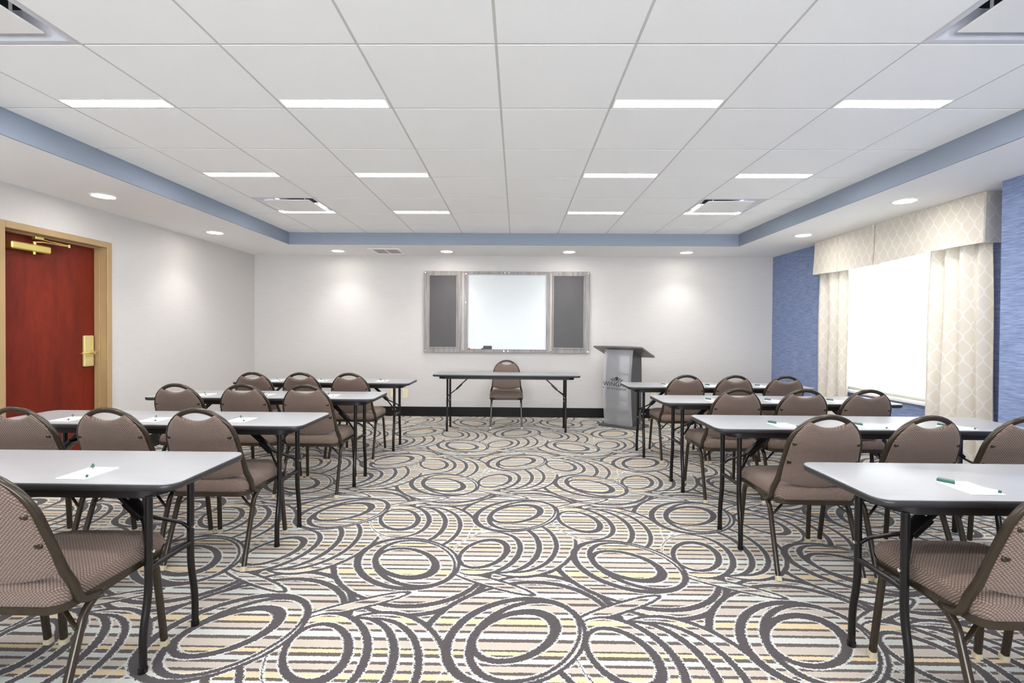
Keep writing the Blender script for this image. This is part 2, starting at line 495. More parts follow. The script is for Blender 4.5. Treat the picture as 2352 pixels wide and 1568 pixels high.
b = MB(); b.box((XL - .3, YN - .2, -.05), (XR + .3, YF + .2, 0)); struct(b.build('floor', M['carpet'], smooth=False), 'carpet with dark looping ovals over beige, aqua and yellow stripes')

def wall_with_hole(axis, c0, c1, a0, a1, z0, z1, h, mat, name):
    """wall slab between c0..c1 on the given axis, running a0..a1, with hole h=(a,b,za,zb)"""
    b = MB()
    def bx(p, q, zz0, zz1):
        if q - p < 1e-4 or zz1 - zz0 < 1e-4: return
        if axis == 'x': b.box((c0, p, zz0), (c1, q, zz1))
        else: b.box((p, c0, zz0), (q, c1, zz1))
    if h:
        bx(a0, h[0], z0, z1); bx(h[1], a1, z0, z1); bx(h[0], h[1], z0, h[2]); bx(h[0], h[1], h[3], z1)
    else: bx(a0, a1, z0, z1)
    return struct(b.build(name, mat, smooth=False))
DY0, DY1, DZ = 3.602, 4.509, 2.010      # door opening
WY0, WY1, WZ0, WZ1 = 3.98, 5.68, .60, 2.15   # window opening
wall_with_hole('x', XL - .16, XL, YN, YF, 0, ZC + .1, (DY0 - .02, DY1 + .02, 0, DZ + .02), M['wall'], 'wall_left')
wall_with_hole('y', YF, YF + .16, XL - .16, XR + .2, 0, ZC + .1, None, M['wall'], 'wall_far')
wall_with_hole('x', XR, XR + .16, YN, YF + .16, 0, ZC + .1, (WY0, WY1, WZ0, WZ1), M['blue'], 'wall_right')
wall_with_hole('y', YN - .16, YN, XL - .16, XR + .16, 0, ZC + .1, (-2.7, 2.7, .45, 2.25), M['wall'], 'wall_near')
b = MB(); b.box((PILX, YN, 0), (XR, PILY, ZS)); o = struct(b.build('wall_right_pier', M['blue'], smooth=False), 'blue textured wall pier standing out beside the window')

# soffit: white underside ring + blue-grey inner faces
b = MB()
b.box((XL, YN, ZS), (SXL - .012, YF, ZC + .1)); b.box((SXR + .012, YN, ZS), (XR, YF, ZC + .1))
b.box((SXL - .012, SYF + .012, ZS), (SXR + .012, YF, ZC + .1)); b.box((SXL - .012, YN, ZS), (SXR + .012, SYN - .012, ZC + .1))
struct(b.build('ceiling_soffit', M['white'], smooth=False), 'white dropped soffit around the room')
b = MB()
b.box((SXL - .012, SYN - .012, ZS + .0005), (SXL, SYF + .012, ZC + .1)); b.box((SXR, SYN - .012, ZS + .0005), (SXR + .012, SYF + .012, ZC + .1))
b.box((SXL, SYF, ZS + .0005), (SXR, SYF + .012, ZC + .1)); b.box((SXL, SYN - .012, ZS + .0005), (SXR, SYN, ZC + .1))
struct(b.build('trim_1', M['soffit_blue'], smooth=False), 'blue-grey painted face of the ceiling recess')

# tiles
strips = set(); diffs = set()
for j in (1, 3, 5, -1, -3):
    for i in (-4, -2, 1, 3): strips.add((i, j - 1))       # occupies the far edge of tile row j-1
for (i, j) in ((-4, 4), (3, 4), (-4, -1), (3, -1), (-4, -5), (3, -5)): diffs.add((i, j))
b = MB(); GAP = .0062
i0 = math.floor((SXL - GX) / GW); i1 = math.ceil((SXR - GX) / GW)
j0 = math.floor((SYN - GY) / GW); j1 = math.ceil((SYF - GY) / GW)
for i in range(i0, i1):
    for j in range(j0, j1):
        x0, x1 = GX + i * GW + GAP, GX + (i + 1) * GW - GAP
        y0, y1 = GY + j * GW + GAP, GY + (j + 1) * GW - GAP
        if (i, j) in diffs: continue
        if (i, j) in strips: y1 -= .105
        x0, x1, y0, y1 = max(x0, SXL), min(x1, SXR), max(y0, SYN), min(y1, SYF)
        if x1 - x0 < .02 or y1 - y0 < .02: continue
        b.bbox((x0, y0, ZC), (x1, y1, ZC + .02), .0008)
ceil = struct(b.build('ceiling', M['ceil'], smooth=False), 'white square ceiling tiles in a thin grid')
b = MB()
for i in range(i0, i1 + 1):
    x = GX + i * GW
    if SXL < x < SXR: b.box((x - .012, SYN, ZC + .0012), (x + .012, SYF, ZC + .005))
for j in range(j0, j1 + 1):
    y = GY + j * GW
    if SYN < y < SYF: b.box((SXL, y - .012, ZC + .0014), (SXR, y + .012, ZC + .0048))
b.box((SXL, SYN, ZC + .006), (SXL + .02, SYF, ZC + .010)); b.box((SXR - .02, SYN, ZC + .006), (SXR, SYF, ZC + .010))
struct(b.build('trim_2', M['grid'], smooth=False), 'white metal grid between the ceiling tiles')
b = MB(); b.box((SXL - .1, SYN - .1, ZC + .16), (SXR + .1, SYF + .1, ZC + .2)); struct(b.build('ceiling_slab', M['cap_dark'], smooth=False))

# baseboards
def base(name, a, c): b = MB(); b.bbox(a, c, .004); struct(b.build(name, M['baseboard'], smooth=False), 'black vinyl baseboard')
base('baseboard_far', (XL + .012, YF - .010, 0), (XR - .012, YF, .14))
b = MB(); b.bbox((XL, YN, 0), (XL + .010, DY0 - .075, .14), .004); b.bbox((XL, DY1 + .075, 0), (XL + .010, YF, .14), .004)
struct(b.build('baseboard_left', M['baseboard'], smooth=False), 'black vinyl baseboard')
b = MB(); b.bbox((XR - .010, PILY, 0), (XR, YF, .14), .004); b.bbox((PILX - .010, YN, 0), (PILX, PILY, .14), .004)
struct(b.build('baseboard_right', M['baseboard'], smooth=False), 'black vinyl baseboard')

# ------------------------------------------------------------------ ceiling fixtures
def strip_light(x0, x1, y1, label):
    t = empty('ceiling_light', label, 'ceiling light', ((x0 + x1) / 2, y1 - .055, ZC), group='linear strip lights in the ceiling')
    w = (x1 - x0) / 2 - .008
    b = MB()
    for (p, q) in (((-w, -.052), (w, -.044)), ((-w, .040), (w, .050)), ((-w, -.044), (-w + .010, .040)), ((w - .010, -.044), (w, .040))):
        b.box((p[0], p[1], -.001), (q[0], q[1], .03))
    b.build('frame', M['trimwhite'], t, smooth=False)
    b = MB(); b.bbox((-w + .010, -.044, .0), (w - .010, .040, .02), .003)
    d = b.build('diffuser', M['strip'], t, smooth=False); d['label'] = 'glowing white diffuser'
    return t
nm = {-4: 'far left', -2: 'left of centre', 1: 'right of centre', 3: 'far right'}
for j in (1, 3, 5, -1, -3):
    rown = {1: 'nearest row', 3: 'middle row', 5: 'row nearest the whiteboard wall', -1: 'first row behind the camera', -3: 'second row behind the camera'}[j]
    for i in (-4, -2, 1, 3):
        strip_light(GX + i * GW, GX + (i + 1) * GW, GY + j * GW, 'glowing strip light, %s in the %s' % (nm[i], rown))

def downlight(x, y, label, power=1.0):
    t = empty('downlight', label, 'downlight', (x, y, ZS), group='round downlights in the soffit')
    b = MB(); n = 32; rings = []
    for r, z in ((.100, 0), (.098, -.004), (.082, -.006), (.076, -.001)):
        rings.append([(r * math.cos(2 * PI * k / n), r * math.sin(2 * PI * k / n), z) for k in range(n)])
    b.loft([r[::-1] for r in rings], cap0=False, cap1=False); b.build('trim_ring', M['trimwhite'], t)
    b = MB(); b.cyl((0, 0, -.0015), (0, 0, -.0035), .077, 32); l = b.build('lens', M['lens'], t); l['label'] = 'glowing lens'
    L = bpy.data.lights.new('downlight_lamp', 'SPOT'); L.energy = SPOT_W * power; L.color = (1.0, .965, .915)
    L.spot_size = math.radians(112); L.spot_blend = 1.0; L.shadow_soft_size = .06
    o = bpy.data.objects.new('downlight_lamp', L); COL.objects.link(o); o.parent = t; o.location = (0, 0, -.03)
    return t
for x, y, lb in ((-3.436, 3.98, 'round downlight above the red door'), (-3.436, 5.46, 'round downlight on the left soffit beyond the door'),
                 (-2.49, 6.68, 'leftmost round downlight along the whiteboard wall'), (-.98, 6.68, 'round downlight above the left edge of the whiteboard cabinet'),
                 (.705, 6.68, 'round downlight above the right edge of the whiteboard cabinet'), (2.31, 6.68, 'rightmost round downlight along the whiteboard wall'),
                 (3.19, 4.05, 'round downlight in front of the window valance, near end'), (3.19, 5.47, 'round downlight in front of the window valance, far end'),
                 (-3.436, 2.50, 'round downlight on the left soffit before the door'), (-3.436, 1.0, 'round downlight on the left soffit level with the camera'),
                 (3.15, 2.45, 'round downlight by the blue wall pier'), (3.15, .9, 'round downlight on the right soffit level with the camera')):
    downlight(x, y, lb)

def diffuser(i, j, label):
    cx, cy = GX + (i + .5) * GW, GY + (j + .5) * GW
    t = empty('air_diffuser', label, 'air vent', (cx, cy, ZC), group='square ceiling air diffusers')
    def sq(h, z, r=.0):
        if r <= 0: return [(h, h, z), (-h, h, z), (-h, -h, z), (h, -h, z)]
        return [(x, y, z) for x, y in rrect(2 * h, 2 * h, r, 5)]
    b = MB(); h = GW / 2 - .006
    b.loft([sq(h, .004, .004), sq(h, .0, .004), sq(.278, .0, .012), sq(.262, .010, .03), sq(.225, .055, .06), sq(.205, .085, .07)], cap0=False, cap1=False)
    b.build('frame', M['duct_grey'], t, angle=25)
    b = MB(); b.loft([sq(.205, .085, .07), sq(.205, .15, .07)], cap0=False, cap1=True); b.build('duct', M['cap_dark'], t, smooth=False)
    b = MB(); b.bbox((-.222, -.222, -.004), (.222, .222, .004), .003)
    for sx in (-1, 1):
        for sy in (-1, 1): b.cyl((sx * .15, sy * .15, .003), (sx * .15, sy * .15, .09), .006, 8)
    b.build('plaque', M['trimwhite'], t, smooth=False)
    return t
for (i, j), lb in (((-4, 4), 'square air diffuser in the ceiling beside the far-left strip light'), ((3, 4), 'square air diffuser in the ceiling beside the far-right strip light'),
                   ((-4, -1), 'large square air diffuser at the near left corner of the ceiling'), ((3, -1), 'large square air diffuser at the near right corner of the ceiling'),
                   ((-4, -5), 'square air diffuser in the ceiling behind the camera on the left'), ((3, -5), 'square air diffuser in the ceiling behind the camera on the right')):
    diffuser(i, j, lb)

# soffit return grille
t = empty('return_grille', 'white louvred return grille in the soffit near the whiteboard wall', 'air vent', (-1.80, 6.68, ZS))
b = MB()
for a, c in (((-.215, -.225), (.215, -.165)), ((-.215, .165), (.215, .225)), ((-.215, -.165), (-.165, .165)), ((.165, -.165), (.215, .165)), ((-.012, -.165), (.012, .165))):
    b.bbox((a[0], a[1], -.010), (c[0], c[1], .0), .003)
b.build('frame', M['trimwhite'], t, smooth=False)
b = MB()
for k in range(15):
    y = -.155 + k * .022
    for xa, xb in ((-.165, -.012), (.012, .165)):
        b.add([(xa, y, -.008), (xb, y, -.008), (xb, y + .016, -.001), (xa, y + .016, -.001), (xa, y, -.0065), (xb, y, -.0065), (xb, y + .016, .0), (xa, y + .016, .0)],
              [(0, 3, 2, 1), (4, 5, 6, 7), (0, 1, 5, 4), (2, 3, 7, 6), (1, 2, 6, 5), (3, 0, 4, 7)])
b.build('slats', plain('grille_slat_beige', (.62, .56, .53), .5), t, smooth=False)

# ------------------------------------------------------------------ door
dr = bpy.data.objects.new('door_1', None); COL.objects.link(dr); dr.location = (XL, (DY0 + DY1) / 2, 0)
struct(dr, 'cherry red wooden door in a tan metal frame'); hy = (DY1 - DY0) / 2
b = MB(); b.bbox((-.150, -hy - .008, .008), (-.105, hy + .008, DZ + .006), .002); b.build('door_leaf', M['cherry'], dr, smooth=False)
fr_ = MB()
FW = .053
for s in (-1, 1):
    y0, y1 = (hy, hy + FW) if s > 0 else (-hy - FW, -hy)
    fr_.bbox((0.0, y0, 0), (.014, y1, DZ + FW), .003)
    ya, yb = (hy, hy + .019) if s > 0 else (-hy - .019, -hy)
    fr_.box((-.16, ya, 0), (0.0, yb, DZ + .019))
    yc, yd = (hy - .013, hy) if s > 0 else (-hy, -hy + .013)
    fr_.bbox((-.104, yc, 0), (-.052, yd, DZ), .002)      # stop
fr_.bbox((0.0, -hy, DZ), (.014, hy, DZ + FW), .003)
fr_.box((-.16, -hy, DZ), (0.0, hy, DZ + .019)); fr_.bbox((-.104, -hy + .013, DZ - .013), (-.052, hy - .013, DZ), .002)
fo = fr_.build('door_frame', M['framepaint'], dr, smooth=False); fo['label'] = 'tan painted metal frame'
cl = MB(); cl.bbox((-.105, 3.70 - dr.location.y, 1.872), (-.040, 4.02 - dr.location.y, 1.930), .008)
cl.cyl((-.075, 3.905 - dr.location.y, 1.872), (-.075, 3.905 - dr.location.y, 1.852), .011, 14)
clo = cl.build('door_closer', M['brass'], dr, angle=30); clo['label'] = 'brass hydraulic closer'
ar = MB(); yy = lambda y: y - dr.location.y
ar.cyl((-.072, yy(3.905), 1.930), (-.072, yy(3.905), 1.955), .012, 14)
ar.tube([(-.072, yy(3.89), 1.950), (-.045, yy(3.95), 1.958), (-.030, yy(4.165), 1.958)], rrect(.020, .006, .002), up=(0, 0, 1))
ar.tube([(-.030, yy(4.165), 1.966), (-.044, yy(3.99), 1.974), (-.060, yy(3.93), 1.985)], rrect(.016, .006, .002), up=(0, 0, 1))
ar.bbox((-.075, yy(3.885), 1.975), (-.040, yy(3.955), 2.0), .003)
ar.cyl((-.030, yy(4.165), 1.95), (-.030, yy(4.165), 1.975), .010, 12)
ar.build('closer_arm', M['brass'], clo, angle=30)
hp = MB(); hp.bbox((-.105, yy(4.372), .902), (-.082, yy(4.472), 1.186), .005)
hpo = hp.build('lock_plate', M['satinbrass'], dr, angle=30); hpo['label'] = 'brass lock plate'
lv = MB()
lv.cyl((-.084, yy(4.44), 1.030), (-.045, yy(4.44), 1.030), .014, 18)
lv.tube(smooth_path([(-.045, yy(4.458), 1.040), (-.036, yy(4.41), 1.036), (-.032, yy(4.285), 1.026)], .03), rrect(.020, .014, .006), up=(0, 0, 1))
lv.build('lever', M['brass'], hpo, angle=35)

# ------------------------------------------------------------------ window, shade, drapery
wn = bpy.data.objects.new('window_1', None); COL.objects.link(wn); wn.location = (XR, (WY0 + WY1) / 2, 0)
struct(wn, 'wide window with white sill behind a lowered shade')
wy = (WY1 - WY0) / 2
b = MB()
for a, c in (((-wy, WZ0), (wy, WZ0 + .05)), ((-wy, WZ1 - .05), (wy, WZ1)), ((-wy, WZ0), (-wy + .05, WZ1)), ((wy - .05, WZ0), (wy, WZ1)), ((-.025, WZ0), (.025, WZ1))):
    b.bbox((.105, a[0], a[1]), (.150, c[0], c[1]), .003)
b.build('window_frame', M['trimwhite'], wn, smooth=False)
b = MB(); b.box((.125, -wy + .04, WZ0 + .04), (.131, wy - .04, WZ1 - .04)); b.build('pane', M['glass'], wn, smooth=False)
b = MB(); b.bbox((-.030, -wy - .03, WZ0 + .002), (.105, wy + .03, WZ0 + .034), .006)
b.build('window_sill', M['trimwhite'], wn, smooth=False)

t = empty('roller_shade', 'white roller shade glowing with daylight in the window', 'window shade', (XR + .045, (WY0 + WY1) / 2, 0))
b = MB(); b.box((-.001, -wy + .015, WZ0 + .058), (.001, wy - .015, WZ1 - .03)); b.build('cloth', M['shade'], t, smooth=False)
b = MB(); b.bbox((-.010, -wy + .015, WZ0 + .0355), (.010, wy - .015, WZ0 + .060), .004)
o = b.build('bottom_bar', plain('shade_bar_grey', (.52, .52, .46), .4), t); o['label'] = 'grey bottom bar'
b = MB(); b.cyl((0, -wy + .01, WZ1 - .03), (0, wy - .01, WZ1 - .03), .02, 16); b.build('roller_tube', M['trimwhite'], t)

# window added in the unseen wall behind the camera to light the ceiling
w2 = bpy.data.objects.new('added_window_2', None); COL.objects.link(w2); w2.location = (0, YN, 0)
struct(w2, 'wide window added in the unseen wall behind the camera for light')
b = MB()
for a, c in (((-2.7, .45), (2.7, .50)), ((-2.7, 2.20), (2.7, 2.25)), ((-2.7, .45), (-2.65, 2.25)), ((2.65, .45), (2.7, 2.25)), ((-.92, .45), (-.88, 2.25)), ((.88, .45), (.92, 2.25))):
    b.bbox((a[0], -.12, a[1]), (c[0], -.07, c[1]), .003)
b.build('window_frame', M['trimwhite'], w2, smooth=False)
b = MB(); b.box((-2.66, -.10, .49), (2.66, -.094, 2.21)); b.build('pane', M['glass'], w2, smooth=False)

def drape(name, label, y0, y1, z0, z1, xc, folds, amp, flare, group):
    """pleated hanging cloth running along Y; u follows the cloth"""
    t = empty(name, label, 'curtain', (xc, (y0 + y1) / 2, 0), group=group)
    b = MB(); nu, nv = folds * 14, 26; W = y1 - y0; uvs = []
    # arc length along the pleats
    def px(u, v):
        ph = u * folds * 2 * PI
        a = amp * (.55 + .45 * v) * (1 + .25 * math.sin(u * 17 + 1.3))
        wob = .006 * math.sin(v * 7 + u * 9)
        return (a * math.sin(ph + .5 * math.sin(u * 5)) + wob, (u - .5) * W * (1 + flare * v) + .25 * a * math.sin(2 * ph))
    acc = [0]
    for i in range(nu):
        p, q = px(i / nu, .5), px((i + 1) / nu, .5)
        acc.append(acc[-1] + math.hypot(p[0] - q[0], p[1] - q[1]))
    for side in (0, 1):
        for jv in range(nv + 1):
            v = jv / nv
            for i in range(nu + 1):
                x, y = px(i / nu, v)
                b.v.append((x + side * .004, y, z1 - v * (z1 - z0))); uvs.append((acc[i], z1 - v * (z1 - z0)))
    S = (nu + 1) * (nv + 1)
    for jv in range(nv):
        for i in range(nu):
            a = jv * (nu + 1) + i
            b.f.append((a, a + nu + 1, a + nu + 2, a + 1)); b.f.append((a + S, a + 1 + S, a + nu + 2 + S, a + nu + 1 + S)); b.mi += [0, 0]
    for i in range(nu):
        a = nv * (nu + 1) + i; b.f.append((a, a + S, a + 1 + S, a + 1)); b.mi.append(0)
        a = i; b.f.append((a, a + 1, a + 1 + S, a + S)); b.mi.append(0)
    for jv in range(nv):
        a = jv * (nu + 1); c = a + nu
        b.f.append((a, a + S, a + nu + 1 + S, a + nu + 1)); b.f.append((c, c + nu + 1, c + nu + 1 + S, c + S)); b.mi += [0, 0]
    b.uv = uvs
    b.build('panel', M['ogee'], t, angle=80)
    return t
drape('curtain', 'cream patterned curtain, wide near panel beside the blue pier', 3.755, 4.30, .02, 1.98, XR - .076, 4, .040, .16, 'cream window curtains')
drape('curtain', 'cream patterned curtain, narrow far panel beyond the window', 5.37, 5.86, .02, 1.98, XR - .074, 3, .036, .05, 'cream window curtains')

# valance: box with inverted pleats, returns at both ends
t = empty('valance', 'cream ogee-patterned box valance above the window', 'valance', (XR, 4.82, 0))
b = MB(); uvs = []
vy0, vy1, vx = 3.755 - 4.82, 5.885 - 4.82, -.135
yp = 4.905 - 4.82          # inverted pleat
yq = 4.40 - 4.82           # soft tuck
outline = [(-.002, vy0), (vx + .008, vy0), (vx, vy0 + .008)]
def seg(p, q, n):
    return [(p[0] + (q[0] - p[0]) * k / n, p[1] + (q[1] - p[1]) * k / n) for k in range(1, n + 1)]
yr = 5.45 - 4.82
outline += seg(outline[-1], (vx - .004, yq - .006), 10) + [(vx + .010, yq), (vx - .002, yq + .008)]
outline += seg(outline[-1], (vx - .004, yp - .022), 8) + [(vx + .050, yp - .004), (vx + .050, yp + .006), (vx - .006, yp + .014)]
outline += seg(outline[-1], (vx - .004, yr - .006), 8) + [(vx + .010, yr), (vx - .001, yr + .008)]
outline += seg(outline[-1], (vx, vy1 - .008), 8) + [(vx + .008, vy1), (-.002, vy1)]
n = len(outline); zt, zb = 2.348, 1.950; nz = 9; acc = [0]
for k in range(n - 1): acc.append(acc[-1] + math.hypot(outline[k + 1][0] - outline[k][0], outline[k + 1][1] - outline[k][1]))
for side in (0, 1):
    for j in range(nz + 1):
        v = j / nz
        for k, (x, y) in enumerate(outline):
            bulge = -.014 * v * v * (1 + .5 * math.sin(y * 7)) if abs(x - vx) < .03 else 0
            sag = .012 * math.sin(y * 3.1 + .6) * v
            b.v.append((x + bulge + side * .005, y + (side * .005 if k < 2 else -side * .005 if k > n - 3 else 0), zt - v * (zt - zb) - sag))
            uvs.append((acc[k], zt - v * (zt - zb)))
S = n * (nz + 1)
for j in range(nz):
    for k in range(n - 1):
        a = j * n + k
        b.f.append((a, a + 1, a + n + 1, a + n)); b.f.append((a + S, a + n + S, a + n + 1 + S, a + 1 + S)); b.mi += [0, 0]
for k in range(n - 1):
    a = nz * n + k; b.f.append((a, a + 1, a + 1 + S, a + S)); b.mi.append(0)
b.uv = uvs
b.build('cloth', M['ogee'], t, angle=35)
b = MB(); b.box((-.128, vy0 + .012, 2.332), (-.002, vy1 - .012, 2.348)); b.build('mounting_board', M['trimwhite'], t, smooth=False)

# ------------------------------------------------------------------ folding table
def make_table(label, loc, rz=0):
    L, W, H = 1.83, .457, .715
    t = empty('folding_table', label, 'table', loc, rz, 'folding training tables')
    # top
    b = MB(); rr = .055
    def rp(w, h, r, z): return [(x, y, z) for x, y in rrect(w, h, r, 6)]
    b.loft([rp(L - .006, W - .006, rr - .003, H - .004), rp(L - .004, W - .004, rr - .002, H - .0008), rp(L - .010, W - .010, rr - .005, H)], cap0=True)
    b.build('tabletop', M['laminate'], t, angle=30)
    b = MB()
    b.loft([rp(L - .016, W - .016, rr - .008, H - .027), rp(L - .004, W - .004, rr, H - .024), rp(L, W, rr, H - .016), rp(L, W, rr, H - .010), rp(L - .002, W - .002, rr, H - .005), rp(L - .005, W - .005, rr, H - .0035)])
    o = b.build('edge_band', M['edge'], t, angle=60); o['label'] = 'charcoal edge moulding'
    # apron skirt, rounded ends
    b = MB(); AL, AW = L - .150, W - .036
    z0, z1 = H - .055, H - .026
    out = rrect(AL, AW, .075, 7); inn = rrect(AL - .006, AW - .006, .072, 7)
    b.loft([[(x, y, z1) for x, y in out], [(x, y, z0) for x, y in out], [(x, y, z0) for x, y in inn], [(x, y, z1 - .001) for x, y in inn]][::-1], cap0=False, cap1=False)
    b.build('apron', M['apron'], t, angle=50)
    for sx in (-1, 1):
        X = sx * (L / 2 - .175)
        # end plate closing the skirt under the legs
        b = MB(); b.bbox((min(X - sx * .05, X + sx * .075), -AW / 2 + .006, z0 + .001), (max(X - sx * .05, X + sx * .075), AW / 2 - .006, z0 + .006), .002)
        b.build('leg_bracket', M['apron'], t, smooth=False)
        for sy in (-1, 1):
            b = MB()
            yt = sy * .115
            pth = smooth_path([(X, yt, z0 + .004), (X, yt, .27), (X + sx * -.0, sy * .143, .14), (X, sy * .143, .001)], [.09, .08], 8)
            b.tube(pth, circ(.0135, 16)); lg = b.build('leg', M['legblack'], t, angle=50)
            b = MB(); b.cyl((X, sy * .143, 0), (X, sy * .143, .018), .0155, 16); b.build('foot_cap', M['legblack'], lg, angle=50)
        b = MB(); b.cyl((X, -.115, .365), (X, .115, .365), .011, 14); b.build('crossbar', M['legblack'], t)
        # locking brace: two bars to a sleeve, two splayed arms to the legs
        b = MB()
        hx = X - sx * .265; mx_, mz = X - sx * .120, H - .185
        for sy in (-1, 1):
            b.tube([(hx, sy * .022, z0 + .01), (mx_ - sx * .03, sy * .018, mz + .035)], rrect(.014, .018, .003), up=(0, 1, 0))
            pth = smooth_path([(mx_ - sx * .03, sy * .010, mz + .030), (mx_ + sx * .02, sy * .014, mz - .020), (X - sx * .025, sy * .095, .455), (X - sx * .002, sy * .106, .430)], [.02, .02], 4)
            b.tube(pth, rrect(.011, .013, .003), up=(0, 1, 0))
        b.tube([(mx_ - sx * .045, 0, mz + .044), (mx_ + sx * .018, 0, mz - .016)], rrect(.024, .062, .005), up=(0, 1, 0))
        br = b.build('brace', M['legblack'], t, angle=40)
        b = MB()
        for sy in (-1, 1): b.cyl((X - .018, sy * .112, .430), (X + .018, sy * .112, .430), .006, 10)
        b.build('rivet', M['chrome'], br)
    return t
TB = [('table with a single notepad in view, nearest on the left', -1.18 - .915, 1.876),
      ('second table from the front on the left', -1.205 - .915, 2.91),
      ('third table from the front on the left', -1.125 - .915, 3.997),
      ('farthest table on the left', -1.105 - .915, 5.15),
      ('nearest table on the right', 1.175 + .915, 1.805),
      ('second table from the front on the right', 1.125 + .915, 2.95),
      ('third table from the front on the right', 1.13 + .915, 3.94),
      ('farthest table on the right, beside the lectern', 1.10 + .915, 4.995)]
tab0 = make_table('grey folding ' + TB[0][0], (TB[0][1], TB[0][2], 0))
for lb, x, y in TB[1:]: copy_tree(tab0, label='grey folding ' + lb, loc=(x, y, 0))
copy_tree(tab0, label='grey folding table in front of the whiteboard with one chair behind it', loc=(-.130, 6.165, 0), rz=-.012)

# ------------------------------------------------------------------ chair
def make_chair(label, loc, rz=0):
    t = empty('banquet_chair', label, 'chair', loc, rz, 'brown banquet chairs')
    SQ = rrect(.022, .022, .006, 2)
    arch_o = lambda z: (.1875 + (.66 - z) * .085) if z < .66 else .1875 * math.sqrt(max(0, 1 - ((z - .66) / .192) ** 2))
    leany = lambda z: -.150 - (z - .42) * .34
    # seat cushion
    def outline(ins, z, tilt=0):
        pts = []
        yr, yf = -.202 + ins, .268 - ins
        wr, wf = .200 - ins, .215 - ins
        rc_r, rc_f = max(.05 - ins * .3, .02), max(.085 - ins * .3, .03)
        for cx, cy, a0, rc in ((wf, yf, 0, rc_f), (-wf, yf, 90, rc_f), (-wr, yr, 180, rc_r), (wr, yr, 270, rc_r)):
            sxx = 1 if cx > 0 else -1; syy = 1 if a0 < 180 else -1
            for i in range(9):
                a = math.radians(a0 + 90 * i / 8)
                pts.append((cx - sxx * rc + rc * math.cos(a), cy - syy * rc + rc * math.sin(a)))
        out = []
        for x, y in pts:
            dz = -.014 * max(0, (y - .14) / .13) ** 2 + .004 * math.cos(y * 6)
            out.append((x, y, z + dz * (1 if z > .43 else .0)))
        return out
    b = MB()
    b.loft([outline(.020, .386), outline(.004, .392), outline(0, .404), outline(-.002, .420), outline(.000, .436), outline(.008, .449), outline(.024, .459), outline(.055, .465), outline(.11, .468), outline(.17, .469)])
    b.build('seat', M['weave'], t, angle=70)
    # back pad
    b = MB(); xm = .188; nx, nz = 34, 30
    def ztop(x):
        ax = abs(x)
        lo, hi = .45, .852
        for _ in range(40):
            mid = (lo + hi) / 2
            if arch_o(mid) - .013 > ax: lo = mid
            else: hi = mid
        za = lo
        zs = .786 + .025 * (ax / .088) ** 2
        # rolled corner where scoop meets the arch
        return min(za, zs)
    def zbot(x): return .470 + .030 * (x / .176) ** 2 - .012
    fr2, bk = [], []
    for i in range(nx + 1):
        u = -1 + 2 * i / nx; uu = math.copysign(1 - (1 - abs(u)) ** 1.35, u); x = uu * xm
        z0, z1 = zbot(x), ztop(x)
        for j in range(nz + 1):
            v = -1 + 2 * j / nz; vv = math.copysign(1 - (1 - abs(v)) ** 1.35, v)
            z = z0 + (z1 - z0) * (vv + 1) / 2
            e = max(0, (1 - abs(uu) ** 7) * (1 - abs(vv) ** 9)) ** .5
            roll = .007 * math.exp(-((z1 - z) / .035) ** 2) * (1 if abs(x) < .1 else 0)
            y = leany(z)
            curve = -.012 * (1 - (x / xm) ** 2)
            fr2.append((x, y + .004 + .026 * e + curve * .6, z)); bk.append((x, y - .004 - (.017 + roll) * e + curve, z))
    S = len(fr2); b.v = fr2 + bk
    n1 = nz + 1
    for i in range(nx):
        for j in range(nz):
            a = i * n1 + j
            b.f.append((a, a + 1, a + n1 + 1, a + n1)); b.f.append((a + S, a + n1 + S, a + n1 + 1 + S, a + 1 + S))
    for i in range(nx):
        a = i * n1; b.f.append((a, a + n1, a + n1 + S, a + S)); a = i * n1 + nz; b.f.append((a, a + S, a + n1 + S, a + n1))
    for j in range(nz):
        a = j; b.f.append((a, a + S, a + 1 + S, a + 1)); a = nx * n1 + j; b.f.append((a, a + 1, a + 1 + S, a + S))
    b.mi = [0] * len(b.f)
    b.build('backrest', M['weaveback'], t, angle=75)
    # back frame arch: sweeps down and curls forward under the seat
    path = []
    left = [(-.150, .06, .372), (-.205, -.085, .372), (-.2115, -.146, .388), (-.2045, leany(.45), .45)]
    zs = [.50, .56, .62, .66]
    side = [(-(arch_o(z) - .011), leany(z), z) for z in zs]
    arc = []
    for k in range(1, 24):
        a = PI - PI * k / 24
        arc.append((.1765 * math.cos(a), 0, .66 + .181 * math.sin(a)))
    arc = [(x, leany(z), z) for x, _, z in arc]
    half = smooth_path(left[:3] + [left[3]], [.04, .05], 4)
    full = half + [Vector(p) for p in side] + [Vector(p) for p in arc] + [Vector((-p[0], p[1], p[2])) for p in side[::-1]] + [Vector((-p[0], p[1], p[2])) for p in half[::-1]]
    b = MB(); b.tube(full, rrect(.022, .026, .007, 2), up=(0, 1, 0)); bf = b.build('back_frame', M['bronze'], t, angle=50)
    for sx in (-1, 1):
        for z in (.600, .700):
            b = MB(); xo = arch_o(z) - .018
            p, q = sorted((sx * xo, sx * (xo - .024)))
            b.bbox((p, leany(z) - .022, z - .010), (q, leany(z) - .014, z + .010), .003)
            b.cyl((sx * (xo - .017), leany(z) - .024, z), (sx * (xo - .017), leany(z) - .020, z), .0045, 10)
            b.build('tab', M['bronze'], bf, angle=40)
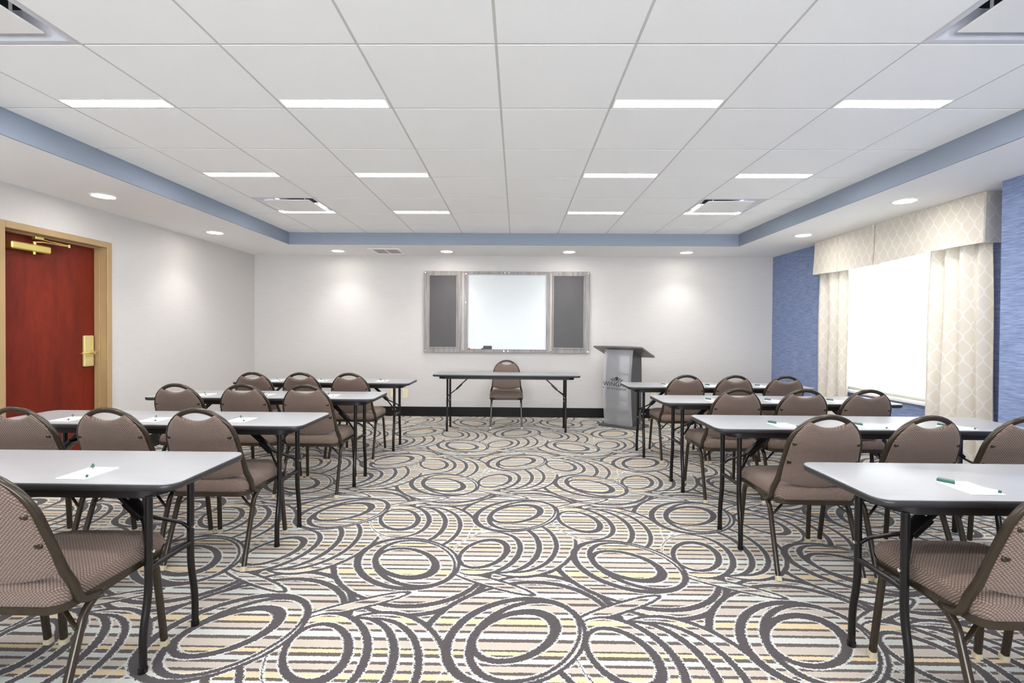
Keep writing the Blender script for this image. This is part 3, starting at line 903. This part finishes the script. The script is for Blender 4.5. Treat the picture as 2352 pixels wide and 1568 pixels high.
    # legs
    for sx in (-1, 1):
        pr = smooth_path([(sx * .212, -.238, .002), (sx * .203, -.120, .345), (sx * .198, -.060, .374), (sx * .192, .02, .374)], [.07, .03], 8)
        b = MB(); b.tube(pr, SQ, up=(1, 0, 0)); lg = b.build('leg', M['bronze'], t, angle=50)
        b = MB(); b.tube([(sx * .2125, -.240, .0), (sx * .2115, -.233, .022)], rrect(.028, .028, .006, 2), up=(1, 0, 0)); b.build('glide', M['glide'], lg, angle=50)
        pf = smooth_path([(sx * .192, .02, .374), (sx * .188, .150, .374), (sx * .190, .202, .340), (sx * .202, .236, .002)], [.03, .06], 8)
        b = MB(); b.tube(pf, SQ, up=(1, 0, 0)); lg = b.build('leg', M['bronze'], t, angle=50)
        b = MB(); b.tube([(sx * .2025, .237, .0), (sx * .2015, .235, .022)], rrect(.028, .028, .006, 2), up=(1, 0, 0)); b.build('glide', M['glide'], lg, angle=50)
        b = MB(); b.tube([(sx * .204, -.150, .300), (sx * .120, -.120, .370)], rrect(.014, .006, .002), up=(0, 0, 1)); b.build('strut', M['bronze'], t, angle=50)
    b = MB()
    o_ = outline(-.0015, .380); i_ = outline(.030, .380)
    b.loft([[(x, y, .398) for x, y, z in o_], [(x, y, .374) for x, y, z in o_], [(x, y, .374) for x, y, z in i_], [(x, y, .386) for x, y, z in i_]][::-1], cap0=False, cap1=False)
    b.bbox((-.19, .10, .366), (.19, .12, .378), .002); b.bbox((-.19, -.08, .366), (.19, -.06, .378), .002)
    b.build('seat_frame', M['bronze'], t, angle=50)
    return t
CH = [(-1.590, 1.652, .0, 'brown banquet chair at the nearest left table, its seat half out of frame'),
      (-2.055, 1.650, .0, 'brown banquet chair, only one front leg showing at the bottom left edge'),
      (-1.622, 2.715, 0, 'brown banquet chair nearest the aisle at the second left table'),
      (-2.075, 2.705, .0, 'brown banquet chair in the middle of the second left table'),
      (-2.545, 2.70, .0, 'brown banquet chair at the left picture edge, second left table'),
      (-1.555, 3.815, .01, 'brown banquet chair nearest the aisle at the third left table'),
      (-2.020, 3.815, .0, 'brown banquet chair in the middle of the third left table'),
      (-2.510, 3.810, .0, 'brown banquet chair farthest from the aisle at the third left table'),
      (-1.578, 4.815, .0, 'brown banquet chair nearest the aisle at the farthest left table'),
      (-2.040, 4.815, .0, 'brown banquet chair in the middle of the farthest left table'),
      (-2.495, 4.815, .0, 'brown banquet chair farthest from the aisle at the farthest left table'),
      (1.588, 1.650, .0, 'brown banquet chair at the nearest right table, seat in view at the bottom right'),
      (2.085, 1.640, .0, 'brown banquet chair, only a front leg showing at the bottom right edge'),
      (1.548, 2.690, -.02, 'brown banquet chair nearest the aisle at the second right table'),
      (2.030, 2.690, .03, 'brown banquet chair in the middle of the second right table'),
      (2.515, 2.690, .0, 'brown banquet chair cut by the right picture edge, second right table'),
      (1.603, 3.800, .0, 'brown banquet chair nearest the aisle at the third right table'),
      (2.075, 3.795, .0, 'brown banquet chair in the middle of the third right table'),
      (2.535, 3.795, .0, 'brown banquet chair farthest from the aisle at the third right table'),
      (1.605, 4.885, .0, 'brown banquet chair beside the lectern at the farthest right table'),
      (2.065, 4.885, .0, 'brown banquet chair in the middle of the farthest right table'),
      (2.532, 4.870, .0, 'brown banquet chair nearest the window at the farthest right table'),
      (-.140, 6.455, PI + .02, 'brown banquet chair facing the room behind the whiteboard table')]
ch0 = None
for x, y, rz, lb in CH:
    if ch0 is None: ch0 = make_chair(lb, (x, y, 0), rz)
    else: copy_tree(ch0, label=lb, loc=(x, y, 0), rz=rz)

# ------------------------------------------------------------------ notepads and pens
def make_pad(label, loc):
    t = empty('notepad', label, 'notepad', loc, group='white notepads on the tables')
    b = MB(); b.bbox((-.056, -.071, 0), (.056, .071, .004), .0006); b.build('paper', M['pad'], t, smooth=False)
    b = MB(); b.box((-.050, .0615, .0041), (.050, .0665, .0044)); o = b.build('printed_stripe', M['padgreen'], t, smooth=False); o['label'] = 'pale green printed line'
    return t
def make_pen(label, loc):
    t = empty('pen', label, 'pen', loc, group='green-capped pens on the notepads')
    a, c = Vector((-.048, .074, .0052)), Vector((.050, -.062, .0052)); d = (c - a).normalized()
    b = MB(); b.cyl(a + d * .045, c - d * .006, .0040, 12); b.build('barrel', M['penwhite'], t)
    b = MB(); b.cyl(a, a + d * .050, .0052, 12)
    b.tube([a + d * .004 + Vector((0, 0, .005)), a + d * .006 + Vector((0, 0, .0085)), a + d * .048 + Vector((0, 0, .0075))], rrect(.004, .0016, .0006), up=(0, 0, 1))
    b.build('cap', M['pengreen'], t)
    b = MB(); b.cyl(c - d * .008, c, .0047, 12, r2=.0040); b.build('end_plug', M['pengreen'], t)
    return t
TZ = .7152
PD = [(-1.580, 1.762, 'on the nearest left table'),
      (-2.635, 2.815, 'at the far-left place of the second left table'), (-2.128, 2.815, 'at the middle place of the second left table'), (-1.626, 2.835, 'at the aisle place of the second left table'),
      (-2.552, 3.920, 'at the far-left place of the third left table'), (-2.060, 3.925, 'at the middle place of the third left table'), (-1.520, 3.920, 'at the aisle place of the third left table'),
      (-2.53, 5.09, 'at the far-left place of the farthest left table'), (-2.06, 5.10, 'at the middle place of the farthest left table'), (-1.43, 5.12, 'at the aisle place of the farthest left table'),
      (1.576, 1.700, 'on the nearest right table'),
      (1.546, 2.825, 'at the aisle place of the second right table'), (2.030, 2.800, 'at the middle place of the second right table'), (2.520, 2.800, 'at the window-side place of the second right table'),
      (1.560, 3.820, 'at the aisle place of the third right table'), (2.03, 3.820, 'at the middle place of the third right table'), (2.53, 3.835, 'at the window-side place of the third right table'),
      (1.535, 4.910, 'at the aisle place of the farthest right table'), (1.968, 4.880, 'at the middle place of the farthest right table'), (2.470, 4.880, 'at the window-side place of the farthest right table')]
pad0 = pen0 = None
for x, y, w in PD:
    lp, le = 'white notepad ' + w, 'green-capped pen lying on the notepad ' + w
    if pad0 is None:
        pad0 = make_pad(lp, (x, y, TZ)); pen0 = make_pen(le, (x, y, TZ + .0042))
    else:
        copy_tree(pad0, label=lp, loc=(x, y, TZ)); copy_tree(pen0, label=le, loc=(x, y, TZ + .0042))

# ------------------------------------------------------------------ whiteboard cabinet
WBY = YF
t = empty('whiteboard_cabinet', 'grey woodgrain whiteboard cabinet with both doors open on the wall', 'whiteboard', (-.155, WBY, 0))
ox = -.155
b = MB()  # carcass x -.785 .. .475
cx0, cx1, cz0, cz1 = -.780 - ox, .475 - ox, .945, 2.120
FB = .058
b.box((cx0 + .004, -.030, cz0 + .004), (cx1 - .004, -.001, cz1 - .004))
for a, c in (((cx0 + FB, cz0), (cx1 - FB, cz0 + FB * .75)), ((cx0 + FB, cz1 - FB * .75), (cx1 - FB, cz1)), ((cx0, cz0), (cx0 + FB, cz1)), ((cx1 - FB, cz0), (cx1, cz1))):
    b.bbox((a[0], -.055, a[1]), (c[0], -.029, c[1]), .003)
b.build('cabinet_frame', M['greywood'], t, smooth=False)
b = MB(); b.box((cx0 + FB + .001, -.036, cz0 + .044), (cx1 - FB - .001, -.031, cz1 - .044)); o = b.build('writing_surface', M['board'], t, smooth=False); o['label'] = 'glossy white dry-erase surface'
b = MB()
for a, c in (((cx0 + FB, cz0 + .044), (cx1 - FB, cz0 + .052)), ((cx0 + FB, cz1 - .056), (cx1 - FB, cz1 - .044)), ((cx0 + FB, cz0 + .052), (cx0 + FB + .012, cz1 - .056)), ((cx1 - FB - .012, cz0 + .052), (cx1 - FB, cz1 - .056))):
    b.bbox((a[0], -.046, a[1]), (c[0], -.035, c[1]), .002)
b.build('bezel', plain('bezel_aluminium', (.50, .50, .51), .35, metal=.4), t, smooth=False)
b = MB(); b.bbox((cx0 + FB, -.062, cz0 + .040), (cx1 - FB, -.046, cz0 + .046), .001); b.build('marker_tray', M['greywood'], t, smooth=False)
b = MB()
for x, z in ((.155 - .03, cz1 - .020), (.155 + .03, cz1 - .020), (.155 - .03 - .01, cz0 + .022), (.155 + .03 - .01, cz0 + .022), (cx0 + .030, cz1 - .035), (cx0 + .030, cz1 - .450)):
    b.cyl((x - .155 + (0 if abs(x) > .4 else .0), -.054, z), (x - .155 + (0 if abs(x) > .4 else .0), -.060, z), .008, 12) if abs(x) < .4 else b.cyl((x, -.054, z), (x, -.060, z), .009, 12)
b.build('magnet_stud', M['chrome'], t)
for sx, x0, x1 in ((-1, -1.362 - ox, -.795 - ox), (1, .490 - ox, 1.045 - ox)):
    b = MB(); z0, z1 = .940, 2.124
    b.bbox((x0, -.045, z0), (x1, -.020, z1), .004)
    fx0, fx1 = x0 + .068, x1 - .078
    if sx > 0: fx0, fx1 = x0 + .020, x1 - .072
    fz0, fz1 = z0 + .062, z1 - .050
    d = b.build('door', M['greywood'], t, smooth=False)
    b = MB(); w_ = .017
    for a, c in (((fx0, fz0), (fx1, fz0 + w_)), ((fx0, fz1 - w_), (fx1, fz1)), ((fx0, fz0 + w_), (fx0 + w_, fz1 - w_)), ((fx1 - w_, fz0 + w_), (fx1, fz1 - w_))):
        b.bbox((a[0], -.056, a[1]), (c[0], -.044, c[1]), .003)
    b.build('panel_moulding', M['greywood_h'], d, smooth=False)
    b = MB(); b.box((fx0 + w_, -.049, fz0 + w_), (fx1 - w_, -.0455, fz1 - w_)); o = b.build('chalk_panel', M['blackpanel'], d, smooth=False); o['label'] = 'charcoal black panel'
    xs = x0 + .022 if sx < 0 else x1 - .022
    b = MB()
    for z in (z0 + .022, z1 - .022): b.cyl((xs, -.044, z), (xs, -.051, z), .009, 12)
    b.build('corner_stud', M['chrome'], d)
    # wall-side batten the door rests against
    b = MB(); b.box((x0 + .02 if sx < 0 else x0, -.021, z0 + .02), (x1 if sx < 0 else x1 - .02, -.001, z1 - .02)); b.build('backing', M['greywood'], d, smooth=False)
    b = MB(); xh = x1 + .0065 if sx < 0 else x0 - .0065
    b.cyl((xh, -.056, z0 + .03), (xh, -.056, z1 - .02), .006, 10)
    b.bbox((xh - .014, -.060, z0 + .035), (xh + .014, -.0555, z1 - .03), .001)
    b.build('hinge', plain('satin_hinge', (.46, .43, .41), .5, metal=.1, var=.1), t, angle=40)
# markers and eraser on the tray
tz = .945 + .046
def marker(label, x, capm, flip):
    t = empty('marker', label, 'marker', (x, WBY - .0545, tz + .0085), group='markers on the whiteboard tray')
    s = -1 if flip else 1
    b = MB(); b.cyl((-s * .055, 0, 0), (s * .025, 0, 0), .008, 12); b.build('barrel', M['pad'], t)
    b = MB(); b.cyl((s * .025, 0, 0), (s * .055, 0, 0), .0085, 12); b.build('cap', capm, t)
marker('white marker with a red cap, left end of the whiteboard tray', -.660, M['red'], True)
marker('white marker with a black cap beside the eraser', -.545, M['charcoal'], False)
t = empty('eraser', 'dark grey felt eraser on the whiteboard tray', 'eraser', (-.430, WBY - .0545, tz))
b = MB(); b.bbox((-.062, -.0075, .012), (.062, .0075, .050), .003); b.build('handle', M['charcoal'], t)
b = MB(); b.bbox((-.062, -.0075, 0), (.062, .0075, .012), .002); b.build('felt', plain('eraser_felt', (.10, .09, .10), .9), t)

# ------------------------------------------------------------------ wall plates
def outlet(label, x, z, kind):
    t = empty('wall_outlet', label, 'outlet', (x, YF, z), group='ivory wall plates')
    b = MB(); b.bbox((-.041, -.007, -.066), (.041, 0, .066), .003); b.build('cover_plate', M['outlet'], t, smooth=False)
    if kind:
        for dz in (-.026, .026):
            b = MB(); b.loft([[(x_, -.0068, z_ + dz) for x_, z_ in rrect(.034, .032, .012, 4)], [(x_, -.009, z_ + dz) for x_, z_ in rrect(.033, .031, .012, 4)]])
            f = b.build('receptacle', M['outlet'], t, angle=40)
            b = MB(); b.box((-.009, -.0096, dz - .002), (-.0065, -.0088, dz + .009)); b.box((.0065, -.0096, dz - .002), (.009, -.0088, dz + .009)); b.cyl((0, -.0096, dz - .009), (0, -.0088, dz - .009), .003, 8)
            b.build('slots', M['charcoal'], f, smooth=False)
    else:
        b = MB(); b.cyl((0, -.0065, .04), (0, -.0085, .04), .003, 8); b.cyl((0, -.0065, -.04), (0, -.0085, -.04), .003, 8); b.build('screw', M['chrome'], t)
outlet('ivory duplex outlet, right of the pair on the whiteboard wall', -1.640, .332, True)
outlet('yellowed blank wall plate, left of the pair on the whiteboard wall', -1.818, .340, False)
outlet('ivory wall plate behind the farthest right table', 1.990, .325, True)

# ------------------------------------------------------------------ lectern
LR = math.radians(-38)
t = empty('lectern', 'dark lectern with a frosted curved front panel and printed logo', 'lectern', (1.432, 6.49, 0), LR)
# local: +x right (seen from the room), -y toward the room
b = MB(); b.loft([[(x, y, 0) for x, y in rrect(.56, .40, .03, 4)], [(x, y, .022) for x, y in rrect(.56, .40, .03, 4)], [(x, y, .026) for x, y in rrect(.55, .39, .03, 4)]])
b.build('base', M['lectern'], t, angle=40)
def bow(z): return -.150 - .060 * math.sin(PI * min(max((z - .03) / 1.02, 0), 1)) ** 1.0
for sx in (-1, 1):
    b = MB(); pts = []
    k = 16; zz = [.026 + (1.00 - .026) * i / k for i in range(k + 1)]
    fr1 = [(sx * .175, bow(z) + .018, z) for z in zz]; bk1 = [(sx * .175, .150 + .02 * math.sin(PI * z), z) for z in zz]
    def sl(p): return (p[0], p[1], p[2])
    V = []
    for i in range(k + 1):
        for (p, th) in ((fr1[i], 0), (bk1[i], 0), (bk1[i], -sx * .022), (fr1[i], -sx * .022)):
            V.append((p[0] + th, p[1], p[2] + (.0 if p is bk1[i] else 0)))
    # top follows the sloping desk
    for q in range(4): V[k * 4 + q] = (V[k * 4 + q][0], V[k * 4 + q][1], 1.045 - (V[k * 4 + q][1] + .20) * .31)
    Fc = [(0, 1, 2, 3)] + [(k * 4 + 3, k * 4 + 2, k * 4 + 1, k * 4)]
    for i in range(k):
        for q in range(4):
            r = (q + 1) % 4; Fc.append((i * 4 + q, (i + 1) * 4 + q, (i + 1) * 4 + r, i * 4 + r))
    if sx > 0: Fc = [f[::-1] for f in Fc]
    b.add(V, Fc); b.build('side_panel', M['lectern'], t, angle=30)
b = MB()
for z in (.345, .69): b.box((-.153, -.14, z), (.153, .14, z + .018))
b.build('shelf', M['lectern'], t, smooth=False)
b = MB(); k = 24; rings = []
for i in range(k + 1):
    z = .030 + (1.022 - .030) * i / k; y = bow(z)
    rings.append([(-.200, y, z), (.200, y, z), (.200, y - .008, z), (-.200, y - .008, z)])
b.loft(rings); fp = b.build('front_panel', M['acrylic'], t, angle=35); fp['label'] = 'frosted grey acrylic panel bowed outward'
b = MB()
for x in (-.185, .185):
    for z in (.06, .52, 1.0): b.cyl((x, bow(z) + .012, z), (x, bow(z) - .014, z), .008, 12)
b.build('standoff', M['chrome'], fp)
# desk: slopes down towards the speaker, front edge slightly curved
b = MB(); top = []; n = 14
zf = lambda y: 1.068 - (y + .215) * .325
ol = [(-.345 + .69 * i / n, -.215 - .022 * math.sin(PI * i / n)) for i in range(n + 1)] + [(.345, .195), (-.345, .195)]
ol = [(x, y) for x, y in ol]
b.loft([[(x, y, zf(y) - .020) for x, y in ol], [(x, y, zf(y) - .003) for x, y in ol], [(x * .994, y * .99, zf(y * .99)) for x, y in ol]])
b.bbox((-.33, .180, zf(.19) - .002), (.33, .195, zf(.19) + .022), .003)
b.build('reading_desk', M['lecterntop'], t, angle=30)
# printed logo: fan of petals and two lines of lettering
def text_mesh(body, size, name, parent, x, z, extr=.0006, sp=1.0, bold=0):
    cu = bpy.data.curves.new(name, 'FONT'); cu.body = body; cu.size = size; cu.align_x = 'CENTER'; cu.space_character = sp
    cu.extrude = extr; cu.offset = bold
    o = bpy.data.objects.new(name + '_src', cu); COL.objects.link(o)
    bpy.context.view_layer.update()
    me = bpy.data.meshes.new_from_object(o.evaluated_get(bpy.context.evaluated_depsgraph_get()))
    bpy.data.objects.remove(o)
    for v in me.vertices:
        X, Y, Z = v.co; zz = z + Y
        v.co = (x + X, bow(zz) - .0085 - Z, zz)
    me.materials.clear(); me.materials.append(M['ink'])
    ob = bpy.data.objects.new(name, me); COL.objects.link(ob); ob.parent = parent
    return ob
text_mesh('WINGATE', .083, 'lettering', fp, .0, .545, sp=1.04)['label'] = 'dark lettering reading WINGATE'
text_mesh('BY WYNDHAM', .036, 'small_lettering', fp, .0, .500, sp=1.16)['label'] = 'small lettering reading BY WYNDHAM'
b = MB()
def petal(pts):
    n = len(pts)
    V = [(x, bow(.62 + z) - .0085, .62 + z) for x, z in pts] + [(x, bow(.62 + z) - .0095, .62 + z) for x, z in pts]
    b.add(V, [tuple(range(n)), tuple(range(2 * n - 1, n - 1, -1))] + [(i, (i + 1) % n, n + (i + 1) % n, n + i)[::-1] for i in range(n)])
# centre bud
petal([(0, .052), (.014, .044), (.030, .034), (.020, .018), (.006, .000), (0, -.014), (-.006, .000), (-.020, .018), (-.030, .034), (-.014, .044)])
for s in (-1, 1):
    def arcpet(x0, z0, x1, z1, bulge, w):
        up, dn = [], []
        for i in range(8):
            u = i / 7; x = x0 + (x1 - x0) * u; z = z0 + (z1 - z0) * u + bulge * math.sin(PI * u * .6)
            ww = w * math.sin(PI * (.12 + .80 * u))
            up.append((s * x, z + ww)); dn.append((s * x, z - ww))
        petal((up + dn[::-1]) if s > 0 else (up + dn[::-1])[::-1])
    arcpet(.014, -.014, .058, .020, .012, .0085)
    arcpet(.040, -.014, .090, .000, .016, .0070)
b.build('emblem', M['ink'], fp, smooth=False)['label'] = 'dark petal fan emblem'
